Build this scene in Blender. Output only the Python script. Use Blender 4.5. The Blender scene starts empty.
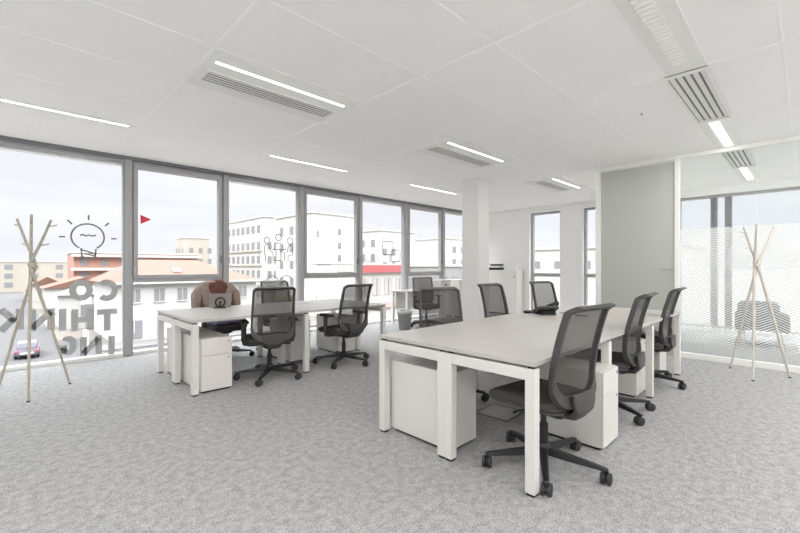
import bpy, bmesh, math, random
from math import sin, cos, pi, radians, sqrt, atan2, hypot
from mathutils import Vector, Matrix
random.seed(7)
SC = bpy.context.scene
COL = SC.collection

# ------------------------------------------------------------------ camera frame
FOC, YAW, CX, CY, EYE = 401.0, radians(45.46), 400.0, 267.0, 1.25
FW = Vector((cos(YAW), sin(YAW), 0)); RT = Vector((sin(YAW), -cos(YAW), 0))

# ------------------------------------------------------------------ materials
def lin(r, g, b):
    f = lambda c: (c/255/12.92) if c/255 <= .04045 else ((c/255+.055)/1.055)**2.4
    return (f(r), f(g), f(b), 1)

def new_mat(name):
    m = bpy.data.materials.new(name); m.use_nodes = True
    nt = m.node_tree; nt.nodes.clear()
    out = nt.nodes.new('ShaderNodeOutputMaterial')
    return m, nt, out

def pbr(name, col, rough=.5, metal=0, noise=0, nscale=30, bump=0, bscale=200, spec=.5):
    m, nt, out = new_mat(name)
    b = nt.nodes.new('ShaderNodeBsdfPrincipled')
    b.inputs['Base Color'].default_value = col
    b.inputs['Roughness'].default_value = rough
    b.inputs['Metallic'].default_value = metal
    b.inputs['Specular IOR Level'].default_value = spec
    nt.links.new(b.outputs[0], out.inputs[0])
    tc = nt.nodes.new('ShaderNodeTexCoord')
    if noise:
        n = nt.nodes.new('ShaderNodeTexNoise'); n.inputs['Scale'].default_value = nscale
        n.inputs['Detail'].default_value = 6
        nt.links.new(tc.outputs['Object'], n.inputs['Vector'])
        r = nt.nodes.new('ShaderNodeMapRange')
        r.inputs['To Min'].default_value = 1-noise; r.inputs['To Max'].default_value = 1+noise
        r.inputs['From Min'].default_value = .3; r.inputs['From Max'].default_value = .7
        nt.links.new(n.outputs['Fac'], r.inputs['Value'])
        mx = nt.nodes.new('ShaderNodeVectorMath'); mx.operation = 'SCALE'
        mx.inputs[0].default_value = col[:3]
        nt.links.new(r.outputs[0], mx.inputs['Scale'])
        nt.links.new(mx.outputs[0], b.inputs['Base Color'])
    if bump:
        n2 = nt.nodes.new('ShaderNodeTexNoise'); n2.inputs['Scale'].default_value = bscale
        nt.links.new(tc.outputs['Object'], n2.inputs['Vector'])
        bp = nt.nodes.new('ShaderNodeBump'); bp.inputs['Strength'].default_value = bump
        bp.inputs['Distance'].default_value = .004
        nt.links.new(n2.outputs['Fac'], bp.inputs['Height'])
        nt.links.new(bp.outputs[0], b.inputs['Normal'])
    return m

def sheer(name, col, through):
    """open-weave cloth: part of the light goes straight through"""
    m, nt, out = new_mat(name)
    b = nt.nodes.new('ShaderNodeBsdfPrincipled'); b.inputs['Base Color'].default_value = col
    b.inputs['Roughness'].default_value = .8; b.inputs['Specular IOR Level'].default_value = .2
    t = nt.nodes.new('ShaderNodeBsdfTransparent')
    mx = nt.nodes.new('ShaderNodeMixShader'); mx.inputs[0].default_value = through
    nt.links.new(b.outputs[0], mx.inputs[1]); nt.links.new(t.outputs[0], mx.inputs[2])
    nt.links.new(mx.outputs[0], out.inputs[0])
    return m

def glass(name, tint, refl):
    m, nt, out = new_mat(name)
    t = nt.nodes.new('ShaderNodeBsdfTransparent'); t.inputs[0].default_value = tint
    g = nt.nodes.new('ShaderNodeBsdfGlossy'); g.inputs['Roughness'].default_value = .02
    fr = nt.nodes.new('ShaderNodeFresnel'); fr.inputs[0].default_value = 1.45
    k = nt.nodes.new('ShaderNodeMath'); k.operation = 'MULTIPLY'; k.inputs[1].default_value = refl
    nt.links.new(fr.outputs[0], k.inputs[0])
    mx = nt.nodes.new('ShaderNodeMixShader')
    nt.links.new(k.outputs[0], mx.inputs[0])
    nt.links.new(t.outputs[0], mx.inputs[1]); nt.links.new(g.outputs[0], mx.inputs[2])
    nt.links.new(mx.outputs[0], out.inputs[0])
    return m

def glow(name, col, s):
    m, nt, out = new_mat(name)
    e = nt.nodes.new('ShaderNodeEmission'); e.inputs[0].default_value = col; e.inputs[1].default_value = s
    nt.links.new(e.outputs[0], out.inputs[0])
    return m

def carpet_mat():
    m, nt, out = new_mat('grey_carpet')
    b = nt.nodes.new('ShaderNodeBsdfPrincipled'); b.inputs['Roughness'].default_value = .95
    b.inputs['Specular IOR Level'].default_value = .1
    tc = nt.nodes.new('ShaderNodeTexCoord')
    n1 = nt.nodes.new('ShaderNodeTexNoise'); n1.inputs['Scale'].default_value = 105; n1.inputs['Detail'].default_value = 4
    n2 = nt.nodes.new('ShaderNodeTexNoise'); n2.inputs['Scale'].default_value = 22; n2.inputs['Detail'].default_value = 3
    for n in (n1, n2): nt.links.new(tc.outputs['Object'], n.inputs['Vector'])
    ad = nt.nodes.new('ShaderNodeMath'); ad.operation = 'MULTIPLY_ADD'; ad.inputs[1].default_value = .65
    sc = nt.nodes.new('ShaderNodeMath'); sc.operation = 'MULTIPLY'; sc.inputs[1].default_value = .35
    nt.links.new(n2.outputs['Fac'], sc.inputs[0])
    nt.links.new(n1.outputs['Fac'], ad.inputs[0]); nt.links.new(sc.outputs[0], ad.inputs[2])
    cr = nt.nodes.new('ShaderNodeValToRGB')
    cr.color_ramp.elements[0].position = .36; cr.color_ramp.elements[0].color = CARPET_A
    cr.color_ramp.elements[1].position = .64; cr.color_ramp.elements[1].color = CARPET_B
    nt.links.new(ad.outputs[0], cr.inputs[0]); nt.links.new(cr.outputs[0], b.inputs['Base Color'])
    bp = nt.nodes.new('ShaderNodeBump'); bp.inputs['Strength'].default_value = .6; bp.inputs['Distance'].default_value = .006
    nt.links.new(n1.outputs['Fac'], bp.inputs['Height']); nt.links.new(bp.outputs[0], b.inputs['Normal'])
    nt.links.new(b.outputs[0], out.inputs[0])
    return m

def film_mat():
    """white chevron film, denser in some bands than in others"""
    m, nt, out = new_mat('chevron_film')
    N, L = nt.nodes.new, nt.links.new
    tc = N('ShaderNodeTexCoord'); sp = N('ShaderNodeSeparateXYZ'); L(tc.outputs['Object'], sp.inputs[0])
    def mth(op, a, b=None):
        n = N('ShaderNodeMath'); n.operation = op
        for i, x in enumerate((a, b)):
            if x is None: continue
            if isinstance(x, (int, float)): n.inputs[i].default_value = x
            else: L(x, n.inputs[i])
        return n.outputs[0]
    y, z = sp.outputs['Y'], sp.outputs['Z']
    tri = mth('PINGPONG', y, .145)
    zz = mth('ADD', z, mth('MULTIPLY', tri, .55))
    st = mth('FRACT', mth('MULTIPLY', zz, 1/.031))
    nz = N('ShaderNodeTexNoise'); nz.inputs['Scale'].default_value = 2.6; nz.inputs['Detail'].default_value = 2
    L(tc.outputs['Object'], nz.inputs['Vector'])
    fade = N('ShaderNodeMapRange'); fade.inputs['From Min'].default_value = .1; fade.inputs['From Max'].default_value = .42; L(z, fade.inputs['Value'])
    upz = N('ShaderNodeMapRange'); upz.inputs['From Min'].default_value = .75; upz.inputs['From Max'].default_value = 1.25; upz.inputs['To Min'].default_value = .64; upz.inputs['To Max'].default_value = .76; L(z, upz.inputs['Value'])
    duty = mth('MULTIPLY', mth('ADD', upz.outputs[0], mth('MULTIPLY', mth('SUBTRACT', nz.outputs['Fac'], .5), .45)), fade.outputs[0])
    on = mth('LESS_THAN', st, duty)
    d = N('ShaderNodeBsdfDiffuse'); d.inputs[0].default_value = (.88, .88, .88, 1)
    tl = N('ShaderNodeBsdfTranslucent'); tl.inputs[0].default_value = (.9, .9, .9, 1)
    m1 = N('ShaderNodeMixShader'); m1.inputs[0].default_value = .55; L(d.outputs[0], m1.inputs[1]); L(tl.outputs[0], m1.inputs[2])
    t = N('ShaderNodeBsdfTransparent')
    m2 = N('ShaderNodeMixShader'); L(mth('MULTIPLY', on, .80), m2.inputs[0]); L(t.outputs[0], m2.inputs[1]); L(m1.outputs[0], m2.inputs[2])
    L(m2.outputs[0], out.inputs[0])
    return m

CARPET_A, CARPET_B = lin(134, 134, 134), lin(188, 188, 187)
M = dict(
    carpet=carpet_mat(),
    ceil=pbr('ceiling_white', lin(249, 248, 246), .9, noise=.012, nscale=3),
    tbar=pbr('ceiling_rail', lin(253, 253, 252), .6),
    wall=pbr('wall_white', lin(244, 244, 242), .85),
    column=pbr('column_paint', lin(226, 225, 222), .85),
    pale=pbr('pale_trim', lin(238, 238, 234), .5),
    alu=pbr('grey_aluminium', lin(172, 171, 172), .45, .1),
    alud=pbr('dark_aluminium', lin(122, 122, 126), .5, .1),
    door=pbr('grey_green_panel', lin(181, 184, 177), .35),
    steel=pbr('brushed_steel', lin(190, 190, 190), .3, .9),
    top=pbr('desk_top_white', lin(190, 186, 181), .3, noise=.01, nscale=5),
    frame=pbr('desk_frame_white', lin(224, 220, 215), .4),
    ped=pbr('pedestal_white', lin(224, 220, 215), .4),
    black=pbr('black_plastic', lin(34, 34, 35), .45),
    wheel=pbr('caster_rubber', lin(52, 52, 53), .6),
    char=pbr('charcoal_plastic', lin(68, 67, 66), .45),
    seat=pbr('seat_cloth', lin(74, 73, 72), .9, noise=.12, nscale=120, bump=.3, bscale=300, spec=.2),
    net=sheer('back_net', lin(66, 62, 58), .27),
    wood=pbr('pale_beige_wood', lin(184, 178, 164), .6, noise=.05, nscale=12),
    whitewood=pbr('white_wood', lin(206, 200, 190), .6, noise=.03, nscale=12),
    glass=glass('window_glass', (.97, .98, .98, 1), .04),
    glass2=glass('partition_glass', (.96, .97, .965, 1), .03),
    film=film_mat(),
    decal=sheer('grey_decal', lin(182, 184, 182), .12),
    decaldark=pbr('dark_grey_decal', lin(120, 121, 123), .7),
    decalmid=pbr('mid_grey_decal', lin(124, 125, 127), .7),
    red=pbr('red_decal', lin(216, 60, 80), .6),
    led=glow('warm_led', (1, .955, .925, 1), 85),
    ledc=glow('cool_led', (1, .98, .96, 1), 50),
    leds=glow('louvre_led', (1, .98, .96, 1), 1.1),
    fill_led=glow('fill_panel_led', (1, .985, .97, 1), 21),  # glow of the added fill panels out of view
    ledl=glow('line_led', (1, .94, .88, 1), 14),
    slot=pbr('vent_dark', lin(70, 70, 70), .8),
    slotgrey=pbr('vent_grey', lin(128, 128, 126), .8),
    grille=pbr('vent_white', lin(226, 226, 222), .5),
    phone=pbr('phone_dark', lin(58, 57, 54), .4),
    phone_key=pbr('phone_keys', lin(110, 108, 98), .5),
    screen=pbr('lcd_grey', lin(112, 112, 98), .25),
    tabback=pbr('tablet_shell', lin(126, 117, 112), .4, .2),
    bin=pbr('bin_grey', lin(128, 128, 126), .55),
    bag=pbr('bin_bag', lin(188, 188, 186), .4),
    paper=pbr('paper_white', lin(238, 238, 236), .8),
    brown=pbr('jacket_beige', lin(152, 135, 124), .9, noise=.16, nscale=14, bump=.4, bscale=60),
    redbrown=pbr('jacket_lining', lin(106, 68, 60), .9, noise=.25, nscale=22),
    navy=pbr('navy_cloth', lin(128, 126, 146), .9),
    arm=pbr('armchair_cloth', lin(84, 86, 90), .95, noise=.1, nscale=60),
    plate=pbr('floor_plate', lin(176, 176, 172), .4, .5),
    # outdoors
    asphalt=pbr('asphalt', lin(80, 79, 80), .9, noise=.06, nscale=.6),
    lot=pbr('bare_lot', lin(111, 105, 98), .95, noise=.08, nscale=.25),
    stucco=pbr('white_stucco', lin(184, 183, 179), .9, noise=.02, nscale=.5),
    cream=pbr('cream_stucco', lin(169, 163, 152), .9, noise=.03, nscale=.5),
    greyw=pbr('grey_render', lin(145, 145, 144), .9),
    tiles=pbr('orange_tiles', lin(115, 86, 74), .85, noise=.07, nscale=1.2),
    brick=pbr('salmon_brick', lin(166, 128, 114), .9, noise=.06, nscale=2),
    pane=pbr('far_pane', lin(130, 130, 132), .3),
    shutter=pbr('shutter', lin(168, 164, 160), .7),
    redsign=pbr('red_fascia', lin(164, 88, 89), .6),
    pinkish=pbr('shopfront', lin(185, 156, 151), .7),
    boxgrey=pbr('box_grey', lin(206, 205, 203), .8),
    paving=pbr('paving', lin(113, 112, 111), .9),
    bush=pbr('bush_green', lin(116, 116, 90), .9, noise=.2, nscale=4),
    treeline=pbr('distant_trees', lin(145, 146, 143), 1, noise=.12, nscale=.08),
    car=pbr('car_paint', lin(112, 106, 116), .35, .2),
    cargl=pbr('car_glass', lin(70, 70, 80), .15),
    lamp_red=pbr('car_lamp', lin(200, 80, 80), .4),
    roofgrey=pbr('grey_roof', lin(101, 101, 97), .8),
)

# ------------------------------------------------------------------ mesh builder
class MB:
    def __init__(s): s.v = []; s.f = []; s.sm = []
    def add(s, vs, fs, smooth=False):
        o = len(s.v); s.v += [tuple(p) for p in vs]
        s.f += [tuple(i+o for i in f) for f in fs]; s.sm += [smooth]*len(fs)
        return s
    def box(s, x0, x1, y0, y1, z0, z1):
        return s.add([(x0,y0,z0),(x1,y0,z0),(x1,y1,z0),(x0,y1,z0),(x0,y0,z1),(x1,y0,z1),(x1,y1,z1),(x0,y1,z1)],
                     [(3,2,1,0),(4,5,6,7),(0,1,5,4),(1,2,6,5),(2,3,7,6),(3,0,4,7)])
    def hexa(s, low, high):
        return s.add(list(low)+list(high), [(3,2,1,0),(4,5,6,7),(0,1,5,4),(1,2,6,5),(2,3,7,6),(3,0,4,7)])
    def loft(s, rings, closed=True, caps=True, smooth=True):
        n = len(rings[0]); vs = [p for r in rings for p in r]; fs = []
        for i in range(len(rings)-1):
            for j in range(n if closed else n-1):
                k = (j+1) % n
                fs.append((i*n+j, i*n+k, (i+1)*n+k, (i+1)*n+j))
        s.add(vs, fs, smooth)
        if caps:
            o = len(s.v)-len(vs)
            s.f.append(tuple(o+j for j in reversed(range(n)))); s.sm.append(False)
            s.f.append(tuple(o+(len(rings)-1)*n+j for j in range(n))); s.sm.append(False)
        return s
    def tube(s, pts, r, n=10, flat=1.0):
        pts = [Vector(p) for p in pts]
        rs = r if isinstance(r, (list, tuple)) else [r]*len(pts)
        rings = []; prev = None
        for i, p in enumerate(pts):
            t = (pts[min(i+1, len(pts)-1)]-pts[max(i-1, 0)]).normalized()
            if prev is None:
                up = Vector((0,0,1)) if abs(t.z) < .9 else Vector((0,1,0))
                a = t.cross(up).normalized()
            else:
                a = (prev - t*prev.dot(t)).normalized()
            prev = a; b = t.cross(a)
            rings.append([p + a*cos(2*pi*k/n)*rs[i] + b*sin(2*pi*k/n)*rs[i]*flat for k in range(n)])
        return s.loft(rings)
    def cyl(s, p0, p1, r0, r1=None, n=16):
        return s.tube([p0, p1], [r0, r0 if r1 is None else r1], n)
    def lathe(s, prof, c=(0,0,0), n=20):
        return s.loft([[(c[0]+r*cos(2*pi*k/n), c[1]+r*sin(2*pi*k/n), c[2]+z) for k in range(n)] for r, z in prof])
    def prism(s, poly, a0, a1, plane='xz'):
        """extrude a 2-D outline: 'xz' along y, 'xy' along z, 'yz' along x"""
        P = dict(xz=lambda u,w,a:(u,a,w), xy=lambda u,w,a:(u,w,a), yz=lambda u,w,a:(a,u,w))[plane]
        return s.loft([[P(u,w,a0) for u,w in poly],[P(u,w,a1) for u,w in poly]], smooth=False)
    def build(s, name, mat, parent=None, bevel=0, seg=2, angle=35):
        me = bpy.data.meshes.new(name)
        me.from_pydata(s.v, [], s.f)
        me.polygons.foreach_set('use_smooth', s.sm)
        bm = bmesh.new(); bm.from_mesh(me)
        bmesh.ops.recalc_face_normals(bm, faces=bm.faces); bm.to_mesh(me); bm.free()
        me.set_sharp_from_angle(angle=radians(angle+10))
        me.materials.append(mat); me.update()
        o = bpy.data.objects.new(name, me); COL.objects.link(o)
        if parent: o.parent = parent
        if bevel:
            b = o.modifiers.new('edge', 'BEVEL'); b.width = bevel; b.segments = seg
            b.limit_method = 'ANGLE'; b.angle_limit = radians(angle)
        return o

def tag(o, label, cat, group=None, kind=None):
    o['label'] = label; o['category'] = cat
    if group: o['group'] = group
    if kind: o['kind'] = kind
    return o
def thing(name, label, cat, loc=(0,0,0), rz=0, group=None):
    o = bpy.data.objects.new(name, None); COL.objects.link(o)
    o.empty_display_size = .1
    o.location = loc; o.rotation_euler = (0,0,rz)
    return tag(o, label, cat, group)
def struct(o): o['kind'] = 'structure'; return o
def copy_tree(src, loc, rz, label, group=None, skip=()):
    r = src.copy(); COL.objects.link(r); r.location = loc; r.rotation_euler = (0,0,rz); r['label'] = label
    if group: r['group'] = group
    for ch in src.children:
        if ch.name.split('.')[0] in skip: continue
        c = ch.copy(); COL.objects.link(c); c.parent = r
        for g in ch.children:
            d = g.copy(); COL.objects.link(d); d.parent = c
    return r
def box(name, mat, x0,x1,y0,y1,z0,z1, parent=None, bevel=0):
    return MB().box(x0,x1,y0,y1,z0,z1).build(name, mat, parent, bevel)

def rrect(w0, w1, h0, h1, rb, rt, n=6):
    """rounded rectangle outline, bottom corners rb, top corners rt"""
    pts = []
    for (cx, cy, r, a0) in ((w1-rb, h0+rb, rb, -90), (w1-rt, h1-rt, rt, 0), (w0+rt, h1-rt, rt, 90), (w0+rb, h0+rb, rb, 180)):
        for k in range(n+1):
            a = radians(a0+90*k/n); pts.append((cx+r*cos(a), cy+r*sin(a)))
    return pts

# ------------------------------------------------------------------ room shell
CEIL = 2.80
XB, YW, XP, YP = 9.80, 6.72, 6.68, 2.30     # back wall, window wall, glass partition, its end
X0, Y0 = -3.5, -4.2
struct(box('floor', M['carpet'], X0, XB+.1, Y0, YW+.1, -.12, 0))
ceil = struct(box('ceiling', M['ceil'], X0, XB+.3, Y0, YW+.3, CEIL, CEIL+.25))
g = MB()
CXL = [-3.1, -1.72, -.34, 1.05, 2.41, 3.82, 5.26, 6.67, 8.05, 9.45]
CYL = [-3.4, -2.7, -2.0, -1.3, -.6, .12, .80, 1.52, 2.20, 2.93, 3.65, 4.45, 5.22, 5.95]
for x in CXL: g.box(x-.012, x+.012, Y0, YW-.08, CEIL-.004, CEIL+.01)
for y in CYL: g.box(X0, XB, y-.007, y+.007, CEIL-.003, CEIL+.01)
g.build('ceiling_grid', M['tbar'], ceil)

def added_glazing_wall(name, n, along, c, lo, hi):
    """unseen wall behind the camera, its ribbon of windows added to let in light"""
    B = (lambda m, a0, a1, t0, t1, z0, z1: m.box(a0, a1, c+t0, c+t1, z0, z1)) if along == 'x' else (lambda m, a0, a1, t0, t1, z0, z1: m.box(c+t0, c+t1, a0, a1, z0, z1))
    m = MB(); B(m, lo, hi, -.2, 0, -.12, .5); B(m, lo, hi, -.2, 0, 2.68, CEIL+.05)
    B(m, lo, lo+.3, -.2, 0, .5, 2.68); B(m, hi-.3, hi, -.2, 0, .5, 2.68)
    struct(m.build(name, M['wall']))
    fr = MB(); k = max(1, round((hi-lo-.6)/1.4))
    for i in range(k+1):
        x = lo+.3+(hi-lo-.6)*i/k; B(fr, x-.04, x+.04, -.16, -.06, .5, 2.68)
    w = struct(fr.build('window_%d' % n, M['alu']))  # out-of-view windows, added for extra daylight in the room
    pn = MB(); B(pn, lo+.3, hi-.3, -.12, -.11, .5, 2.68); pn.build('pane', M['glass'], w)
added_glazing_wall('wall_rear', 21, 'y', X0, Y0, YW)
added_glazing_wall('wall_right', 22, 'x', Y0, X0, XB)
struct(box('wall_left', M['wall'], X0, -1.62, YW, YW+.25, -.12, CEIL+.05))
struct(box('wall_meeting', M['wall'], XP+.08, XB, YP-.02, YP+.06, 0, CEIL))

# back wall with its openings
WZ0, WZ1 = .06, 2.66
openings = [(4.30, 5.12), (2.95, 3.76), (-3.6, 1.88)]
bw = MB()
edges = sorted(openings); y = Y0
for a, b in edges:
    bw.box(XB, XB+.3, y, a, 0, CEIL); y = b
bw.box(XB, XB+.3, y, YW+.3, 0, CEIL)
for a, b in edges:
    bw.box(XB, XB+.3, a, b, WZ1, CEIL); bw.box(XB, XB+.3, a, b, -.12, WZ0)
struct(bw.build('wall_back', M['wall']))
struct(box('trim_1', M['pale'], XB-.05, XB, YP+.06, YW-.03, CEIL-.07, CEIL))

col = struct(box('column', M['column'], 5.86, 6.19, 4.01, 4.36, 0, CEIL, None, .004))

# ------------------------------------------------------------------ window wall
MX = [-1.5, -.14, 1.23, 2.575, 3.975, 5.395, 6.795, 8.175, 9.58]
def frame_mb(x0, x1, z0, z1, t, y0, y1, tb=None, tt=None):
    tb = t if tb is None else tb; tt = t if tt is None else tt
    m = MB()
    m.box(x0, x0+t, y0, y1, z0, z1); m.box(x1-t, x1, y0, y1, z0, z1)
    if tb: m.box(x0+t, x1-t, y0, y1, z0, z0+tb)
    m.box(x0+t, x1-t, y0, y1, z1-tt, z1)
    return m
for i in range(len(MX)-1):
    a, b = MX[i]+.045, MX[i+1]-.045
    zb, zt = .0, 2.755
    w = frame_mb(a, b, zb, zt, .014, YW-.02, YW+.08, 0, .035).build('window_%d' % (i+1), M['alu'], None, .003)
    struct(w)
    MB().box(a+.014, b-.014, YW-.03, YW+.08, .005, .05).build('sill', M['pale'], w, .003)
    if i % 2 == 0 and i != 0 or i == 0 and False:
        pass
    opening = (i % 2 == 0 and i > 0)
    if opening:                                   # tilting sash over a fixed lower pane
        m = MB().box(a+.014, b-.014, YW-.02, YW+.08, 1.03, 1.085)
        m.build('transom', M['alu'], w, .003)
        sash = frame_mb(a+.014, b-.014, 1.085, zt-.035, .055, YW-.045, YW+.05, .055, .07).build('sash', M['alu'], w, .004)
        MB().box(b-.052, b-.034, YW-.075, YW-.045, 1.32, 1.44).build('handle', M['alud'], sash, .004)
        box('pane', M['glass'], a+.06, b-.06, YW+.0, YW+.012, 1.13, zt-.1, w)
        box('pane', M['glass'], a+.014, b-.014, YW+.02, YW+.032, .05, 1.03, w)
    else:
        box('pane', M['glass'], a+.014, b-.014, YW+.02, YW+.032, .05, zt-.035, w)
for k, x in enumerate(MX):
    struct(box('trim_%d' % (k+2), M['alu'], x-.045, x+.045, YW-.055, YW+.1, 0, 2.755, None, .004))
struct(box('trim_20', M['alud'], MX[0]-.1, XB, YW-.06, YW+.12, 2.755, CEIL, None, .003))
struct(box('wall_upper', M['wall'], X0, XB+.3, YW+.12, YW+.25, 2.7, CEIL+.25))
struct(box('trim_21', M['pale'], MX[0], XB, YW-.03, YW+.2, -.11, .004))
struct(box('wall_corner', M['wall'], 9.625, XB, YW-.05, YW+.2, 0, CEIL-.05))

# windows of the back wall
def back_window(n, a, b, splits):
    fr = MB()
    t = .05
    fr.box(XB+.10, XB+.2, a, a+t, WZ0, WZ1); fr.box(XB+.10, XB+.2, b-t, b, WZ0, WZ1)
    fr.box(XB+.10, XB+.2, a+t, b-t, WZ0, WZ0+t); fr.box(XB+.10, XB+.2, a+t, b-t, WZ1-t, WZ1)
    w = struct(fr.build('window_%d' % n, M['alu'], None, .003))
    zt = 1.0 if n != 13 else WZ0+t-.09
    if n != 13: MB().box(XB+.10, XB+.2, a+t, b-t, zt, zt+.09).build('transom', M['alu'], w, .003)
    for s in splits:
        MB().box(XB+.09, XB+.21, s-.05, s+.05, WZ0+t, WZ1-t).build('mullion', M['alud'], w, .003)
    if n != 13: box('pane', M['glass'], XB+.14, XB+.152, a+t, b-t, WZ0+t, zt, w)
    box('pane', M['glass'], XB+.14, XB+.152, a+t, b-t, zt+.09, WZ1-t, w)
back_window(11, 4.30, 5.12, [])
back_window(12, 2.95, 3.76, [])
back_window(13, -3.6, 1.88, [1.29, 1.07, -.9, -2.3])

# ------------------------------------------------------------------ glass partition with door
struct(box('trim_30', M['pale'], XP-.04, XP+.04, Y0, YP+.04, CEIL-.055, CEIL, None, .003))
struct(box('trim_31', M['pale'], XP-.035, XP+.035, Y0, 1.265, 0, .075, None, .003))
struct(box('trim_32', M['pale'], XP-.05, XP+.05, YP-.03, YP+.045, 0, CEIL-.055, None, .003))
struct(box('trim_33', M['pale'], XP-.04, XP+.04, 1.245, 1.30, 0, CEIL-.055, None, .003))
par = struct(box('partition', M['glass2'], XP-.006, XP+.006, .445, 1.245, .075, CEIL-.055))
struct(box('partition', M['glass2'], XP-.006, XP+.006, -1.2, .437, .075, CEIL-.055))
struct(box('partition', M['glass2'], XP-.006, XP+.006, Y0, -1.21, .075, CEIL-.055))
d1 = struct(box('door_1', M['door'], XP-.022, XP+.022, 1.303, YP-.033, .008, CEIL-.075, None, .003))
hd = MB().box(XP-.03, XP-.022, 1.325, 1.36, 1.12, 1.26)
hd.cyl((XP-.03, 1.342, 1.215), (XP-.075, 1.342, 1.215), .010, n=10)
hd.tube([(XP-.075, 1.335, 1.215), (XP-.078, 1.38, 1.215), (XP-.078, 1.46, 1.215)], .010, 10)
hd.build('door_handle', M['steel'], d1)
fm = MB().add([(XP-.0085, 1.243, .22), (XP-.0085, -2.6, .22), (XP-.0085, -2.6, 1.77), (XP-.0085, 1.243, 1.77)], [(0,1,2,3)])
tag(fm.build('window_film', M['film']), 'white chevron striped film across the glass partition', 'film')

# ------------------------------------------------------------------ ceiling units
def beam_unit(x0, x1, y0, y1, label, mled, group='ceiling units with light strip and vent', dark=True):
    cx, cy = (x0+x1)/2, (y0+y1)/2
    w, d = (x1-x0)/2, (y1-y0)/2
    t = thing('ceiling_unit', label, 'ceiling unit', (cx, cy, CEIL-.012), 0, group)
    MB().box(-w+.02, w-.02, -d+.01, d-.01, 0, .012).build('panel', M['pale'], t, .002)
    # light slot near the low-Y edge
    MB().box(-w+.08, w-.10, -d+.172, -d+.198, -.003, 0).build('light_strip', mled, t)
    vs = MB().box(-w+.09, w-.09, -d+.36, -d+.56, -.004, 0).build('vent', M['slot'] if dark else M['grille'], t)
    for k in range(5):
        yy = -d+.365+k*.0415
        MB().box(-w+.092, w-.092, yy+.006, yy+.030, -.0065, -.004).build('slat', M['grille'], vs)
    fr = MB()
    fr.box(-w+.07, -w+.09, -d+.345, -d+.575, -.007, 0); fr.box(w-.09, w-.07, -d+.345, -d+.575, -.007, 0)
    fr.box(-w+.09, w-.09, -d+.345, -d+.36, -.007, 0); fr.box(-w+.09, w-.09, -d+.56, -d+.575, -.007, 0)
    fr.build('vent_frame', M['pale'], vs)
    return t
beam_unit(1.05, 2.41, 2.93, 3.65, 'ceiling light and vent unit nearest the camera, lit strip above the left desks', M['led'])
beam_unit(3.82, 5.26, 2.93, 3.65, 'ceiling light and vent unit just in front of the white column', M['led'])
beam_unit(6.75, 8.05, 2.93, 3.65, 'small far ceiling light and vent unit near the back wall windows', M['led'])

def line_light(x0, x1, y, label):
    t = thing('ceiling_line_light', label, 'ceiling light', ((x0+x1)/2, y, CEIL-.008), 0, 'slim line lights beside the windows')
    w = (x1-x0)/2
    MB().box(-w, w, -.045, .045, 0, .008).build('housing', M['pale'], t)
    MB().box(-w+.02, w-.02, -.013, .013, -.003, 0).build('light_strip', M['ledl'], t)
line_light(-1.70, -.36, 5.22, 'slim ceiling line light beyond the photo\'s left edge')
line_light(-.33, .98, 5.22, 'glowing ceiling line light over the coat stand by the window')
line_light(2.60, 3.95, 5.22, 'slim ceiling line light above the middle windows')
line_light(5.40, 6.80, 5.22, 'slim ceiling line light by the windows beyond the column')

# the run on the right, over the glass partition side
def louvre(x0, x1, label):
    t = thing('ceiling_louvre_light', label, 'ceiling light', ((x0+x1)/2, .665, CEIL-.012), 0)
    w = (x1-x0)/2
    MB().box(-w, w, -.13, .13, 0, .012).build('panel', M['pale'], t)
    lt = MB().box(-w+.04, w-.25, -.035, .035, -.003, 0).build('light_strip', M['leds'], t)
    for k in range(30):
        xx = -w+.05+k*(2*w-.31)/29
        MB().box(xx, xx+.012, -.045, .045, -.042, -.003).build('louvre_fin', M['grille'], lt)
def wide_vent(x0, x1, label, group):
    t = thing('ceiling_vent', label, 'vent', ((x0+x1)/2, .68, CEIL-.012), 0, group)
    w = (x1-x0)/2
    MB().box(-w, w, -.14, .14, 0, .012).build('panel', M['slotgrey'], t)
    for k in range(5):
        yy = -.125+k*.052
        MB().box(-w+.03, w-.03, yy, yy+.034, -.006, 0).build('slat', M['grille'], t)
    fr = MB()
    fr.box(-w, -w+.03, -.145, .145, -.016, 0); fr.box(w-.03, w, -.145, .145, -.016, 0)
    fr.box(-w+.03, w-.03, -.145, -.125, -.014, 0); fr.box(-w+.03, w-.03, .125, .145, -.014, 0)
    fr.build('vent_frame', M['pale'], t)
def panel_light(x0, x1, label, group):
    t = thing('ceiling_panel_light', label, 'ceiling light', ((x0+x1)/2, .70, CEIL-.010), 0, group)
    w = (x1-x0)/2
    MB().box(-w, w, -.13, .13, 0, .010).build('panel', M['pale'], t)
    MB().box(-w+.08, w-.08, -.04, .04, -.004, 0).build('diffuser', M['ledc'], t)
louvre(1.9, 3.80, 'louvred ceiling light at the top edge, before the right-hand vent')
wide_vent(3.83, 5.26, 'white slatted ceiling vent on this side of the glass partition', 'slatted ceiling vents over the right side')
panel_light(5.30, 6.62, 'bright ceiling light between the slatted vent and the glass partition', 'panel lights over the right side')
wide_vent(6.74, 8.05, 'white slatted ceiling vent seen beyond the glass partition', 'slatted ceiling vents over the right side')
panel_light(8.10, 9.40, 'ceiling light inside the glazed meeting room', 'panel lights over the right side')
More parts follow.
